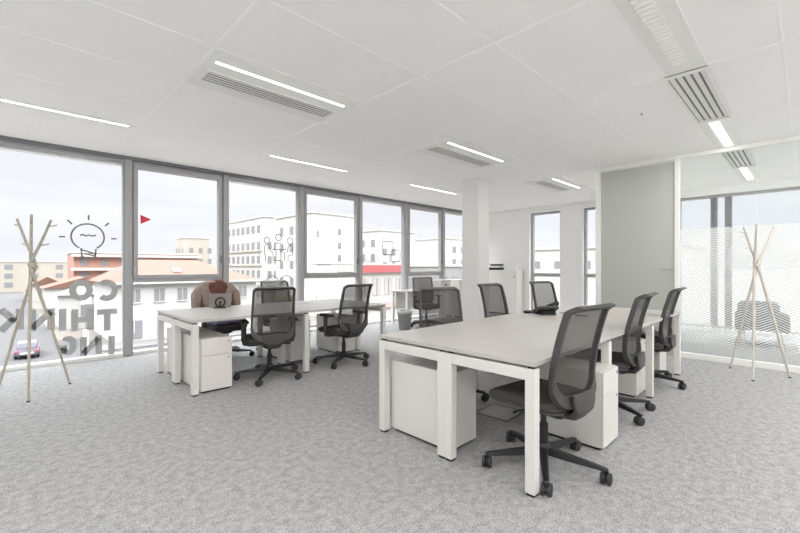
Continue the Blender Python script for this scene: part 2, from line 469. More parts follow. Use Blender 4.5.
# unseen ceiling panels, added to brighten the room from behind and beside the camera
def added_fill_light(x0, y0, label):
    t = thing('ceiling_panel_light', label, 'ceiling light', (x0+.69, y0+.35, CEIL-.012), 0, 'added ceiling fill lights behind the camera')
    MB().box(-.66, .66, -.30, .30, 0, .012).build('panel', M['pale'], t)
    MB().box(-.60, .60, -.14, .14, -.004, 0).build('diffuser', M['fill_led'], t)
for x0, y0 in ((-1.72, -1.3), (1.05, -1.3), (3.82, -1.3), (-1.72, -2.7), (1.05, -2.7), (3.82, -2.7), (-1.72, .12), (-1.72, 1.52), (5.28, -2.7), (7.0, -1.3)):
    added_fill_light(x0, y0, 'wide ceiling panel added as unseen fill light, behind or beside the camera')
t = thing('ceiling_sensor', 'tiny round sensor on the ceiling left of the slatted vent', 'sensor', (4.56, 1.17, CEIL))
MB().lathe([(.022,0),(.022,-.006),(.012,-.012),(.001,-.013)]).build('body', M['pale'], t)
MB().lathe([(.008,-.012),(.006,-.02),(.001,-.022)]).build('nozzle', M['slot'], t)

# ------------------------------------------------------------------ desks
DT = .735
def desk_row(x0, x1, y0, y1, n, label, group, legside):
    """legside: y of the inner (middle) side"""
    t = thing('bench_desk', label, 'desk', (x0, y0, 0), 0, group)
    L, D = x1-x0, y1-y0
    step = L/n
    for k in range(n):
        tp = MB().box(k*step+.0004, (k+1)*step-.0004, .0004, D-.0004, DT-.026, DT).build('desk_top', M['top'], t, .0015)
    s = .058
    for e in range(n+1):
        xe = 0 if e == 0 else (L-s if e == n else e*step-s/2)
        MB().box(xe, xe+s, s, D-s, DT-.105, DT-.04).build('crossbar', M['frame'], t, .003)
        for yy in (0, D-s):
            lg = MB().box(xe, xe+s, yy, yy+s, .015, DT-.04).build('leg', M['frame'], t, .003)
            MB().box(xe+.006, xe+s-.006, yy+.006, yy+s-.006, 0, .015).build('foot', M['black'], lg)
            MB().box(xe+.012, xe+s-.012, yy+.012, yy+s-.012, DT-.04, DT-.026).build('spacer', M['black'], lg)
    yb = D-.13 if legside > y0+D/2 else .09
    MB().box(s, L-s, yb, yb+.04, DT-.09, DT-.04).build('beam', M['frame'], t, .002)
    return t
B1X0, B1X1, B1Y0, B1M, B1Y1 = 2.03, 5.58, 1.03, 1.655, 2.29
desk_row(B1X0, B1X1, B1Y0, B1M-.0005, 3, 'right half of the big front white bench desk, beside the near chair', 'rows of white bench desks', B1M)
r2 = desk_row(B1X0, B1X1, B1M+.0005, B1Y1, 3, 'left half of the big front white bench desk, carrying the desk phone', 'rows of white bench desks', B1M)
B2X0, B2X1, B2Y0, B2M, B2Y1 = 1.28, 3.80, 4.14, 4.765, 5.40
desk_row(B2X0, B2X1, B2Y0, B2M-.0005, 2, 'near half of the left white bench desk, facing the room', 'rows of white bench desks', B2M)
r4 = desk_row(B2X0, B2X1, B2M+.0005, B2Y1, 2, 'far half of the left white bench desk, along the windows', 'rows of white bench desks', B2M)
MB().box(1.60, 1.86, .18, .25, DT, DT+.004).build('cable_port', M['plate'], r4)

# ------------------------------------------------------------------ pedestals
def pedestal_proto(label, loc, rz):
    t = thing('drawer_pedestal', label, 'drawer unit', loc, rz, 'white drawer pedestals')
    w, d, h = .15, .285, .535
    MB().box(-w, w, -d+.018, d, .018, h).build('cabinet', M['ped'], t, .003)
    for z0, z1 in ((.37, h-.004), (.022, .366)):
        dr = MB().box(-w+.001, w-.001, -d, -d+.017, z0, z1).build('drawer', M['ped'], t, .002)
        lk = MB().cyl((w-.035, -d+.001, z1-.035), (w-.035, -d-.012, z1-.035), .009, n=12)
        lk.build('lock', M['steel'], dr)
    MB().box(-w+.015, w-.015, -d+.03, d-.015, .0, .018).build('plinth', M['black'], t)
    return t
P = pedestal_proto('white two-drawer pedestal under the left desk, behind its nearest leg', (1.52, 4.455, 0), 0)
def ped(x, y, rz, label): return copy_tree(P, (x, y, 0), rz, label)
ped(1.52, 5.06, pi, 'white pedestal under the left desk\'s window-side corner')
ped(2.27, 1.96, pi, 'large plain white pedestal back, framed by the big front desk\'s end legs')
ped(3.025, 1.25, 0, 'white two-drawer pedestal directly behind the nearest office chair')
ped(4.43, 1.425, 0, 'white drawer pedestal between the second and third right-hand chairs')
ped(5.37, 1.445, 0, 'white pedestal under the far right end of the big front desk')
ped(2.79, 5.00, pi, 'white pedestal under the middle of the left desk, behind the two chairs')
ped(3.55, 5.00, pi, 'white pedestal under the right end of the left desk')

# ------------------------------------------------------------------ office chair
def back_point(x, s):
    """x across, s = 0..1 up the back -> point on the curved back"""
    z = .445 + s*.585
    if s < .28: y = -.215 - .02*((.28-s)/.28)**2
    else: y = -.215 - .095*((s-.28)/.72)**1.5
    if s > .93: y -= .05*((s-.93)/.07)**1.6
    y += .30*x*x*(1-.35*s)
    return Vector((x, y, z))
def back_normal(x, s):
    e = .004
    a = back_point(x+e, s)-back_point(x-e, s); b = back_point(x, min(1, s+e))-back_point(x, max(0, s-e))
    return a.cross(b).normalized()      # towards -y (rear)
def dens(poly, n=3):
    out = []
    for i in range(len(poly)):
        a, b = poly[i], poly[(i+1) % len(poly)]
        k = max(1, int(hypot(b[0]-a[0], b[1]-a[1])/.04)) if n else 1
        out += [(a, b, k)]
    return out
def make_chair(label, loc, rz):
    t = thing('office_chair', label, 'office chair', loc, rz, 'mesh-backed office chairs')
    # five-star base
    b = MB()
    b.lathe([(.030,.075),(.045,.085),(.045,.125),(.034,.15),(.03,.155)], n=20)
    for k in range(5):
        a = 2*pi*k/5
        d = Vector((cos(a), sin(a), 0)); p = Vector((-sin(a), cos(a), 0))
        rings = []
        for r, w, z0, z1 in ((.03,.028,.082,.128),(.15,.024,.074,.112),(.30,.02,.070,.096),(.365,.018,.070,.086)):
            c = d*r
            rings.append([c-p*w+Vector((0,0,z0)), c+p*w+Vector((0,0,z0)), c+p*w*.7+Vector((0,0,z1)), c-p*w*.7+Vector((0,0,z1))])
        b.loft(rings, smooth=False)
    b.build('base', M['black'], t, .004)
    for k in range(5):
        a = 2*pi*k/5
        c = Vector((cos(a)*.356, sin(a)*.356, 0))
        sw = a+1.1+k*1.7
        ax = Vector((cos(sw), sin(sw), 0)); tr = Vector((-sin(sw), cos(sw), 0))
        h = MB(); h.cyl(c+Vector((0,0,.045)), c+Vector((0,0,.078)), .011, n=10)
        h.cyl(c-tr*.018+Vector((0,0,.033))-ax*.004, c-tr*.018+Vector((0,0,.033))+ax*.004, .024, n=12)
        h.cyl(c-ax*.008+Vector((0,0,.034))-tr*.006, c+ax*.008+Vector((0,0,.034))-tr*.006, .022, n=12)
        ho = h.build('caster', M['black'], t)
        w = MB()
        for s in (-1, 1):
            q = c-tr*.012+Vector((0,0,.034))
            w.loft([[q+ax*s*o+(tr*cos(2*pi*j/18)+Vector((0,0,1))*sin(2*pi*j/18))*r for j in range(18)]
                    for o, r in ((.009,.029),(.012,.034),(.024,.034),(.028,.029))])
        w.build('wheel', M['wheel'], ho)
    gc = MB(); gc.cyl((0,0,.12), (0,0,.27), .026, n=18); gc.cyl((0,0,.26), (0,0,.365), .017, n=18)
    gc.build('gas_lift', M['black'], t)
    mch = MB()
    mch.loft([[(x,y,z) for x, y in rrect(-.085*k,.085*k,-.15,.13,.03,.03)] for z, k in ((.345,.7),(.36,1),(.395,1.1),(.405,1.1))], smooth=False)
    mch.tube([(-.08,.04,.37),(-.20,.05,.372),(-.235,.05,.372)], [.006,.006,.011], 8)
    mch.tube([(.08,-.04,.37),(.19,-.05,.372),(.225,-.05,.372)], [.006,.006,.011], 8)
    mch.build('tilt_mechanism', M['black'], t, .003)
    # seat: waterfall cushion
    st = MB()
    def fall(x, y): return -.9*max(0, y-.14)**2 + .25*x*x
    rings = []
    for ins, z in ((.03,.402),(.008,.412),(.0,.425),(.0,.443),(.008,.458),(.03,.468),(.08,.473),(.16,.474)):
        rings.append([(x, y, z+fall(x,y)) for x, y in rrect(-.24+ins,.24-ins,-.205+ins*.8,.285-ins,max(.03,.11-ins*.4),max(.03,.09-ins*.3))])
    st.loft(rings)
    so = st.build('seat', M['seat'], t)
    sh = MB()
    sh.loft([[(x, y, z+fall(x,y)) for x, y in rrect(-.23+i,.23-i,-.2+i,.27-i,.1,.08)] for i, z in ((.05,.388),(.0,.398),(.0,.41))])
    sh.build('seat_shell', M['char'], so)
    # back frame: a ring following the curved back
    outer = rrect(-.235,.235,0,1,0.001,0.001,1)
    def outline(w, s0, s1, rb, rt, flare):
        P = rrect(-1,1,0,1,.0001,.0001,1)
        pts = []
        n = 7
        Hm = .585
        def arc(cx, cz, r, a0):
            return [(cx+r*cos(radians(a0+90*k/n)), cz+r*sin(radians(a0+90*k/n))) for k in range(n+1)]
        z0, z1 = s0*Hm, s1*Hm
        c = [arc(w-rb, z0+rb, rb, -90), arc(w-rt, z1-rt, rt, 0), arc(-w+rt, z1-rt, rt, 90), arc(-w+rb, z0+rb, rb, 180)]
        for i in range(4):
            pts += c[i]
            a, b2 = c[i][-1], c[(i+1)%4][0]
            for k in range(1, 9): pts.append((a[0]+(b2[0]-a[0])*k/9, a[1]+(b2[1]-a[1])*k/9))
        return [(x*(1-flare*(zz/Hm)), zz/Hm) for x, zz in pts]
    OUT = outline(.236, 0, 1, .13, .04, .06)
    INN = outline(.213, .115, .962, .11, .028, .055)
    fr = MB(); rings = []
    n = len(OUT)
    th = .011
    A = []; Bv = []; C_ = []; D_ = []
    for (xo, so_), (xi, si) in zip(OUT, INN):
        po, no = back_point(xo, so_), back_normal(xo, min(so_, .92)); pi_, ni = back_point(xi, si), back_normal(xi, min(si, .92))
        thick = th*(1.5 if so_ < .15 else 1)
        A.append(po+no*thick); Bv.append(po-no*th*2.4); C_.append(pi_-ni*th*2.0); D_.append(pi_+ni*thick)
    fr.loft([A, Bv, C_, D_, A], caps=False, smooth=True)
    bf = fr.build('back_frame', M['char'], t, .003, 2, 50)
    # net
    nm = MB(); NX, NS = 14, 16
    vs = []; fs = []
    for j in range(NS+1):
        s = .105+(.965-.105)*j/NS
        hw = .219*(1-.055*s)
        if s < .27: hw -= .075*((.27-s)/.165)**2
        for i in range(NX+1):
            x = -hw+2*hw*i/NX
            vs.append(back_point(x, s)-back_normal(x, min(s,.92))*.001)
    for j in range(NS):
        for i in range(NX):
            a = j*(NX+1)+i; fs.append((a, a+1, a+NX+2, a+NX+1))
    nm.add(vs, fs, True)
    nm.build('back_net', M['net'], t)
    # spine under the back, joins frame and mechanism
    yk = MB()
    sec = []
    for (y, z, w, th2) in ((-.262,.530,.115,.010),(-.262,.475,.115,.016),(-.262,.430,.095,.022),(-.225,.385,.075,.024),(-.13,.368,.06,.02),(-.06,.368,.06,.02)):
        sec.append((y, z, w, th2))
    rings = []
    for i, (y, z, w, h2) in enumerate(sec):
        y2, z2 = sec[min(i+1,len(sec)-1)][:2]; y1, z1 = sec[max(i-1,0)][:2]
        tv = Vector((0, y2-y1, z2-z1)).normalized(); nv = Vector((0, -tv.z, tv.y))
        c = Vector((0, y, z))
        rings.append([c+Vector((px,0,0))+nv*q for px, q in ((-w,-h2*.6),(-w*.6,-h2),(w*.6,-h2),(w,-h2*.6),(w,h2*.6),(w*.6,h2),(-w*.6,h2),(-w,h2*.6))])
    yk.loft(rings, smooth=True)
    yk.build('back_support', M['char'], t, .003)
    # armrests
    for s in (-1, 1):
        ar = MB()
        pts = [(s*.10,.03,.385),(s*.20,.03,.385),(s*.262,.03,.40),(s*.272,.025,.45),(s*.272,.02,.635)]
        ar.tube(pts, [.018,.018,.02,.02,.017], 10, 1.5)
        ao = ar.build('armrest', M['char'], t)
        pd = MB()
        pd.loft([[(s*.268+x, y, z) for x, y in rrect(-.04+i,.04-i,-.11+i,.13-i,.03,.035)] for i, z in ((.01,.628),(0,.634),(0,.648),(.006,.656))], smooth=True)
        pd.build('arm_pad', M['black'], ao)
    return t
CH = make_chair('mesh-backed office chair with armrests at the left desk\'s near side, beside the drawer pedestal', (2.14, 4.29, 0), radians(-16))
def turn_base(t, star, deg):
    for c in t.children:
        if c.name.split('.')[0] in ('base', 'caster'): c.rotation_euler = (0, 0, radians(star-deg))
turn_base(CH, 12, -16)
def chair(x, y, deg, star, label, arms=True):
    t = copy_tree(CH, (x, y, 0), radians(deg), label, skip=() if arms else ('armrest',))
    turn_base(t, star, deg)
    return t
chair(3.15, 4.25, 2, 69, 'mesh-backed office chair at the left desk\'s right end, armrest and bright window showing through')
chair(2.415, 1.165, -7, 64, 'nearest dark office chair, no armrests, at the front right desk corner', False)
chair(3.76, 1.235, 3, 24, 'second dark office chair along the right side of the front desk', False)
chair(4.975, 1.25, 2, 48, 'third dark office chair along the right side, nearest the partition door', False)
chair(3.08, 2.46, 148, 0, 'brownish mesh office chair back facing the camera across the front desk')
chair(4.42, 2.56, 176, 30, 'narrow-looking office chair back in front of the white cabinet, left of the phone')
chair(5.66, 2.52, 164, 10, 'see-through office chair back behind the desk phone, before the back window')
w1 = chair(2.16, 5.68, 180, 40, 'office chair on the window side with a brown jacket over it')
chair(3.02, 5.66, 174, 25, 'window-side office chair partly hidden behind another chair at the left desk')
chair(6.33, 5.64, 150, 15, 'small far office chair by the windows behind the grey waste bin')

# jacket draped over the chair at the window
t = thing('jacket', 'brown beige jacket draped over the office chair behind the tablet', 'jacket', (2.16, 5.97, 0), pi)
jk = MB(); rings = []
for k in range(13):
    # outline over the back: from front hem up over the top, down behind
    a = pi*k/12
    yy = .075*cos(a); zz = 1.02+.045*sin(a)
    rings.append((yy, zz))
prof = [(.085,.62),(.085,.8),(.08,.93)] + rings[1:-1] + [(-.08,.93),(-.085,.78),(-.085,.6)]
NXj = 18; vs = []; fs = []
for j, (yy, zz) in enumerate(prof):
    for i in range(NXj+1):
        u = -1+2*i/NXj
        drop = .13*abs(u)**3.2
        wid = .285+(.02*(1.02-zz) if zz < 1.02 else 0)
        vs.append((u*wid, yy*(1-.35*abs(u)**3)+.008*sin(9*u+zz*6), zz-drop*(1 if zz > .9 else .5)))
for j in range(len(prof)-1):
    for i in range(NXj):
        a = j*(NXj+1)+i; fs.append((a, a+1, a+NXj+2, a+NXj+1))
jk.add(vs, fs, True)
jo = jk.build('jacket_body', M['brown'], t)
sd = jo.modifiers.new('cloth', 'SOLIDIFY'); sd.thickness = .012
cl = MB(); rings = []
for zz, w, yv in ((.80,.05,.094),(.90,.10,.095),(.97,.13,.092),(1.03,.12,.075),(1.072,.09,.02),(1.07,.06,-.03)):
    rings.append([(x, yv+.014*(1-(x/w)**2)+o, zz-.03*(x/.2)**2) for o in (0,) for x in [w*(-1+2*q/8) for q in range(9)]])
cl.loft(rings, closed=False, caps=False)
co = cl.build('lining', M['redbrown'], t)
sd = co.modifiers.new('cloth', 'SOLIDIFY'); sd.thickness = .008
for s in (-1, 1):
    MB().tube([(s*.25,.0,.93),(s*.295,.02,.86),(s*.30,.04,.72),(s*.28,.05,.58)], [.05,.055,.05,.045], 10, .8).build('sleeve', M['brown'], t)
t = tag(MB().loft([[(2.16+x, 5.66+y, z) for x, y in rrect(-.2+i,.2-i,-.2+i,.2-i,.05,.05)] for i, z in ((.01,.4795),(0,.49),(0,.52),(.02,.532))]).build('seat_cushion', M['navy']),
        'flat grey-violet cushion on the seat of the jacket-draped chair', 'cushion')

# ------------------------------------------------------------------ things on the desks
t = thing('desk_phone', 'dark desk phone with handset on the big front desk', 'phone', (4.22, 2.02, DT), radians(140))
t.scale = (1.1, 1.1, 1.15)
MB().prism([(-.09,0),(-.02,0),(.10,.062),(.095,.078),(.07,.08),(-.09,.03)], -.10, .10, 'yz').build('phone_body', M['phone'], t, .006)
hs = MB(); hs.tube([(-.075,-.08,.062),(-.075,-.02,.085),(-.075,.05,.105),(-.075,.095,.108)], [.024,.016,.016,.026], 12)
hs.build('handset', M['black'], t)
dm = MB()
for r in range(4):
    for c in range(3):
        y = -.07+r*.024; x = -.02+c*.032
        z = .03+(y+.09)/.16*.05
        dm.box(x, x+.022, y, y+.016, z-.004, z+.005)
dm.build('keypad', M['phone_key'], t, .001)
MB().hexa([(-.02,.032,.066),(.085,.032,.066),(.085,.068,.078),(-.02,.068,.078)], [(-.02,.03,.072),(.085,.03,.072),(.085,.066,.084),(-.02,.066,.084)]).build('display', M['screen'], t)
MB().prism([(.0,0),(.10,0),(.10,.008),(.06,.045),(.03,.03),(.05,.008),(.0,.008)], -.07, .07, 'yz').build('stand', M['black'], t, .002)
cb = MB(); cb.tube([(4.40,1.93,DT+.004),(4.46,1.88,DT+.004),(4.40,1.78,DT+.004),(4.30,1.70,DT+.004),(4.32,1.60,DT+.004)], .004, 8)
tag(cb.build('phone_cord', M['black']), 'thin dark cord trailing from the desk phone', 'cord')
t = tag(MB().loft([[(4.18+x, 2.205+y, z) for x, y in rrect(-.055+i,.055-i,-.03+i,.03-i,.015,.015)] for i, z in ((.003,DT),(0,DT+.006),(0,DT+.02),(.006,DT+.026))]).build('computer_mouse', M['black']),
        'small dark mouse left of the desk phone', 'mouse')

t = thing('tablet', 'grey tablet on a stand, seen from behind on the left desk', 'tablet', (1.93, 5.20, DT), radians(-28))
tilt = lambda x, y, z: (x, y+z*.35, z)
tb = MB(); sec = rrect(-.128,.128,.006,.176,.014,.014)
tb.loft([[tilt(x, o, zz) for x, zz in sec] for o in (-.006, .006)], smooth=False)
tb.build('shell', M['tabback'], t, .002)
rg = MB(); rings = []
for k in range(21):
    a = radians(360*k/20)
    rings.append(tilt(.055*cos(a), -.012, .07+.055*sin(a)))
rg.tube(rings, .010, 8)
rg.build('ring_grip', M['black'], t)
MB().box(-.07,.07,-.06,.03,0,.012).build('stand_foot', M['black'], t, .003)
MB().prism([(-.03,.01),(-.015,.012),(.02,.09),(.01,.09)], -.012, .012, 'yz').build('stand_arm', M['black'], t)

# ------------------------------------------------------------------ coat stands
def coat_stand(loc, rz, m, label, tops, feet, hub=1.27):
    t = thing('coat_stand', label, 'coat stand', loc, rz, 'three-legged coat stands')
    for k in range(3):
        f = Vector(feet[k]); u = Vector(tops[k])
        off = Vector((cos(2*pi*k/3)*.02, sin(2*pi*k/3)*.02, hub))
        p = MB(); p.tube([f, f*.45+off*.55, off+Vector((0,0,-.03)), off+Vector((0,0,.03)), off*.5+u*.5, u], [.011,.0135,.015,.015,.013,.011], 12)
        po = p.build('pole', m, t)
        MB().lathe([(.013,0),(.014,.006),(.011,.012)], (f.x, f.y, 0), 12).build('foot_pad', M['black'], po)
        out = Vector((u.x, u.y, 0)); out = out.normalized() if out.length > .01 else Vector((0,-1,0))
        for q, sgn in ((.84, 1), (.42, 1)):
            c = off*(1-q)+u*q
            MB().tube([c, c+out*.075*sgn+Vector((0,0,.02))], [.007,.006], 8).build('peg', m, po)
    MB().lathe([(.03,-.02),(.034,-.01),(.034,.01),(.03,.02)], (0,0,hub), 16).build('collar', m, t)
    return t
def cs_pts(base, pix_feet):
    return [(x-base[0], y-base[1], .006) for x, y in pix_feet]
bl = (.19, 5.40)
lat = lambda r, d, z: tuple(RT*r + FW*d + Vector((0,0,z)))
coat_stand((*bl, 0), 0, M['wood'], 'beige three-legged coat stand by the windows at left',
           [lat(-.21,.06,1.735), lat(.13,-.15,1.75), lat(.145,.05,1.725)], [(-.25,.20,.006), (-.04,-.34,.006), (.30,.13,.006)])
br = (6.16, .41)
coat_stand((*br, 0), 0, M['whitewood'], 'white three-legged coat stand in front of the glass partition',
           [lat(-.10,.06,1.72), lat(-.134,-.15,1.73), lat(.245,.05,1.72)], [(.23,.26,.006), (-.32,.01,.006), (.14,-.27,.006)])

# ------------------------------------------------------------------ floor bits
t = thing('floor_box', 'metal-rimmed floor socket box under the big front desk', 'floor box', (3.03, 1.86, 0), radians(3))
MB().box(-.14,.14,-.14,.14,0,.004).build('lid', M['plate'], t)
fr = MB(); fr.box(-.155,.155,-.155,-.14,0,.007); fr.box(-.155,.155,.14,.155,0,.007); fr.box(-.155,-.14,-.14,.14,0,.007); fr.box(.14,.155,-.14,.14,0,.007)
fr.build('rim', M['alud'], t)
t = thing('waste_bin', 'grey waste bin with a pale liner by the windows', 'bin', (5.70, 5.66, 0))
wb = MB(); wb.loft([[(r*cos(2*pi*k/24), r*sin(2*pi*k/24), z) for k in range(24)] for r, z in ((.115,0),(.15,.36),(.155,.365),(.145,.365),(.112,.01))], caps=False)
wb.add([(.112*cos(2*pi*k/24), .112*sin(2*pi*k/24), .01) for k in range(24)], [tuple(range(24))])
wb.build('bin_body', M['bin'], t)
bg = MB(); bg.loft([[((r+.006*sin(5*k))*cos(2*pi*k/24), (r+.006*sin(5*k))*sin(2*pi*k/24), z+.006*cos(7*k)) for k in range(24)] for r, z in ((.157,.33),(.163,.37),(.15,.385),(.138,.36),(.125,.25))], caps=False)
bg.build('liner', M['bag'], t)
tag(MB().tube([(2.62,4.68,.006),(2.75,4.62,.006),(2.85,4.58,.006),(3.10,4.64,.006)], .006, 8).build('power_cable', M['black']), 'black cable on the carpet under the left desk', 'cable')
tag(MB().tube([(1.75,4.95,.005),(1.95,4.85,.005),(2.0,4.80,.005),(2.2,4.84,.005),(2.35,4.98,.005)], .005, 8).build('power_cable', M['paper']), 'white cable looping on the carpet behind the left chair', 'cable')

# ------------------------------------------------------------------ far corner by the windows and back wall
t = thing('storage_cabinet', 'tall white two-door cabinet against the back wall', 'cabinet', (9.60, 5.72, 0))
MB().box(-.18,.18,-.45,.45,.03,1.17).build('carcass', M['ped'], t, .003)
for a, b in ((-.449,-.002),(.002,.449)):
    dr = MB().box(-.20,-.181,a,b,.05,1.165).build('door', M['ped'], t, .003)
    yl = a+.05 if a < -.1 else b-.05
    MB().box(-.21,-.20,yl-.008,yl+.008,.97,1.03).build('handle', M['alud'], dr)
MB().box(-.16,.16,-.43,.43,0,.03).build('plinth', M['black'], t)
z = 1.17
for k, (mm, w, d, h, a, nm, lb) in enumerate([
        ('black', .17, .12, .065, 8, 'binder', 'black binder at the bottom of the pile on the white cabinet'),
        ('paper', .16, .11, .045, -6, 'paper_stack', 'white papers inside the pile on the white cabinet'),
        ('char', .15, .11, .05, 14, 'folder', 'dark folder on top of the pile on the white cabinet')]):
    o = MB().box(-d, d, -w, w, 0, h).build(nm, M[mm], None, .003)
    o.location = (9.54, 5.95-.01*k, z); o.rotation_euler = (0, 0, radians(a)); z += h
    tag(o, lb, nm.replace('_', ' '))
o = MB().box(-.11,.11,-.17,.17,0,.09).build('paper_stack', M['paper'], None, .002)
o.location = (9.55, 5.50, 1.17); o.rotation_euler = (0,0,radians(20)); tag(o, 'loose white paper stack lying right of the dark folders', 'paper stack')

t = thing('side_desk', 'small far white desk at the windows behind the column', 'desk', (6.85, 6.10, 0))
MB().box(-.62,1.05,0,.52,.695,.72).build('desk_top', M['top'], t, .003)
for x in (-.62, .99):
    for y in (0, .46):
        MB().box(x, x+.06, y, y+.06, 0, .695).build('leg', M['frame'], t, .003)
MB().box(-.56,.99,.42,.44,.30,.68).build('modesty_panel', M['ped'], t)
t = thing('storage_box', 'pale grey box standing on the small far desk', 'box', (7.62, 6.30, .72), radians(4))
MB().box(-.19,.19,-.14,.14,0,.19).build('box_body', M['boxgrey'], t, .004)
MB().box(-.2,.2,-.15,.15,.17,.215).build('lid', M['boxgrey'], t, .004)
MB().box(-.04,.04,-.142,-.138,.07,.11).build('grip_slot', M['slot'], t)
t = thing('drawer_cabinet', 'low white cabinet with dark handle next to the column', 'cabinet', (8.30, 6.30, 0))
MB().box(-.26,.26,-.22,.22,.02,.93).build('carcass', M['ped'], t, .003)
dr = MB().box(-.258,.258,-.238,-.22,.03,.92).build('door', M['ped'], t, .003)
MB().box(.06,.10,-.268,-.238,.60,.80).build('handle', M['black'], dr)
MB().box(-.24,.24,-.2,.2,0,.02).build('plinth', M['black'], t)

# ------------------------------------------------------------------ meeting room behind the glass
t = thing('armchair', 'dark grey armchair behind the patterned glass partition', 'armchair', (8.75, .53, 0), radians(100))
t.scale = (.82, .82, .86)
MB().loft([[(x,y,z) for x, y in rrect(-.27+i,.27-i,-.28+i,.30-i,.06,.06)] for i, z in ((.02,.28),(0,.30),(0,.42),(.03,.45))]).build('seat', M['arm'], t)
MB().loft([[(x, -.30-.25*(z-.3)+y, z) for x, y in rrect(-.33+i,.33-i,-.07+i*.5,.07-i*.5,.05,.05)] for i, z in ((.03,.26),(0,.3),(0,.70),(.03,.76),(.06,.78))]).build('backrest', M['arm'], t)
for s in (-1, 1):
    MB().loft([[(s*.33+x, y, z) for x, y in rrect(-.05+i,.05-i,-.30+i,.28-i,.03,.03)] for i, z in ((.01,.26),(0,.28),(0,.56),(.02,.59))]).build('arm', M['arm'], t)
    for y in (-.25, .22):
        MB().tube([(s*.26,y,.27),(s*.30,y*1.1,.0)], [.016,.011], 8).build('leg', M['wood'], t)
# ------------------------------------------------------------------ window lettering and drawings (read from outside)
YG = YW+.0165   # just inside the fixed panes
def wall_x(u): a = (u-CX)/FOC; return (YG)*(FW.x+a*RT.x)/(FW.y+a*RT.y)
def wall_z(u, v):
    a = (u-CX)/FOC; tt = YG/(FW.y+a*RT.y); return EYE-(v-CY)/FOC*tt
def stroke(mb, pts, w, closed=False):
    """flat ribbon on the pane through points (x, z)"""
    P2 = [Vector((p[0], p[1])) for p in pts]; n = len(P2); L_, R_ = [], []
    for i in range(n):
        a = P2[(i-1) % n] if (closed or i > 0) else P2[i]; b = P2[(i+1) % n] if (closed or i < n-1) else P2[i]
        tv = (b-a).normalized(); nv = Vector((-tv.y, tv.x))*w/2
        L_.append(P2[i]+nv); R_.append(P2[i]-nv)
    k = n if closed else n-1
    for i in range(k):
        j = (i+1) % n
        q = [L_[i], L_[j], R_[j], R_[i]]
        mb.hexa([(p.x, YG, p.y) for p in q], [(p.x, YG-.0015, p.y) for p in q])
def arc(cx, cz, rx, rz, a0, a1, n=24): return [(cx+rx*cos(radians(a0+(a1-a0)*k/n)), cz+rz*sin(radians(a0+(a1-a0)*k/n))) for k in range(n+1)]

def letter(mb, ch, x, z, w, h, t):
    """x = left edge as seen from indoors; letters are mirrored"""
    X = lambda u: x+w-u*w           # mirror
    Z = lambda v: z+v*h
    S = lambda pts, closed=False: stroke(mb, [(X(u), Z(v)) for u, v in pts], t, closed)
    e = t/2/w; f = t/2/h
    if ch == 'O': stroke(mb, arc(x+w/2, z+h/2, w/2-t/2, h/2-t/2, 0, 360, 32)[:-1], t, True)
    if ch == 'C': stroke(mb, [(2*(x+w/2)-px, pz) for px, pz in arc(x+w/2, z+h/2, w/2-t/2, h/2-t/2, 48, 312, 28)], t)
    if ch == 'G':
        stroke(mb, [(2*(x+w/2)-px, pz) for px, pz in arc(x+w/2, z+h/2, w/2-t/2, h/2-t/2, 48, 320, 28)], t)
        S([(.55,.42),(1,.42)]); S([(1-e,.42),(1-e,.12)])
    if ch == 'T': S([(0,1-f),(1,1-f)]); S([(.5,1-2*f),(.5,0)])
    if ch == 'H': S([(e,0),(e,1)]); S([(1-e,0),(1-e,1)]); S([(2*e,.5),(1-2*e,.5)])
    if ch == 'I': S([(.5,0),(.5,1)])
    if ch == 'N': S([(e,0),(e,1)]); S([(1-e,0),(1-e,1)]); S([(e,1-f),(1-e,f)])
    if ch == 'K': S([(e,0),(e,1)]); S([(2*e,.42),(1-e*.6,1)]); S([(.38,.55),(1-e*.6,0)])
dz = MB()
def row(spec, vt, vb):
    for ch, u0, u1 in spec:
        xa, xb = wall_x(u0), wall_x(u1); um = (u0+u1)/2
        z0, z1 = wall_z(um, vb), wall_z(um, vt)
        letter(dz, ch, xa, z0, xb-xa, z1-z0, .074)
row([('C',95,118),('O',69,93)], 279.5, 301)
row([('T',97,117),('H',71,94),('I',59,66),('N',28,55),('K',-2,24)], 309, 330.5)
row([('I',107,116),('N',80,102),('G',59,77)], 336, 355.5)
tag(dz.build('window_lettering', M['decal']), 'grey mirrored lettering CO THINK ING on the first window pane', 'window sticker')
cxb, czb = wall_x(88), wall_z(88, 237); ux = (wall_x(105)-wall_x(72))/2; uz = (wall_z(88,224)-wall_z(88,250))/2
w_ = .019
Pq = lambda u, v: (wall_x(u), wall_z(u, v))
def drawing(name, label, x, z):
    return thing(name, label, 'window sticker', (x, YG, z))
DCOL = 'decaldark'
def part_strokes(t, name, lines, w):
    m = MB()
    for pts, cl in lines: stroke(m, pts, w, cl)
    m.v = [(x-t.location.x, y-t.location.y, z-t.location.z) for x, y, z in m.v]
    return m.build(name, M[DCOL], t)
t = drawing('bulb_drawing', 'grey light bulb outline drawn on the first window pane', cxb, czb)
px = lambda *q: ([Pq(*p) for p in q], False)
part_strokes(t, 'bulb_outline', [(arc(cxb, czb, ux, uz, -58, 238, 36), False)], w_)
part_strokes(t, 'filament', [px((80,235.2),(83,234.6),(86,236),(89,235),(92,236),(96,235.4))], w_)
part_strokes(t, 'bulb_base', [px((81,248),(82,257.5)), px((96,249),(95,258.5)), px((82,250),(96,254)), px((82,257),(95,258.5)), px((84,253.5),(95,256))], w_)
for seg in (((67.5,220),(72,224)), ((88.6,215),(88.6,220)), ((105,226),(109,223)), ((59,236.6),(65,236.8)), ((111,238.8),(116.5,238.8))):
    part_strokes(t, 'ray', [px(*seg)], w_)
DCOL = 'decalmid'
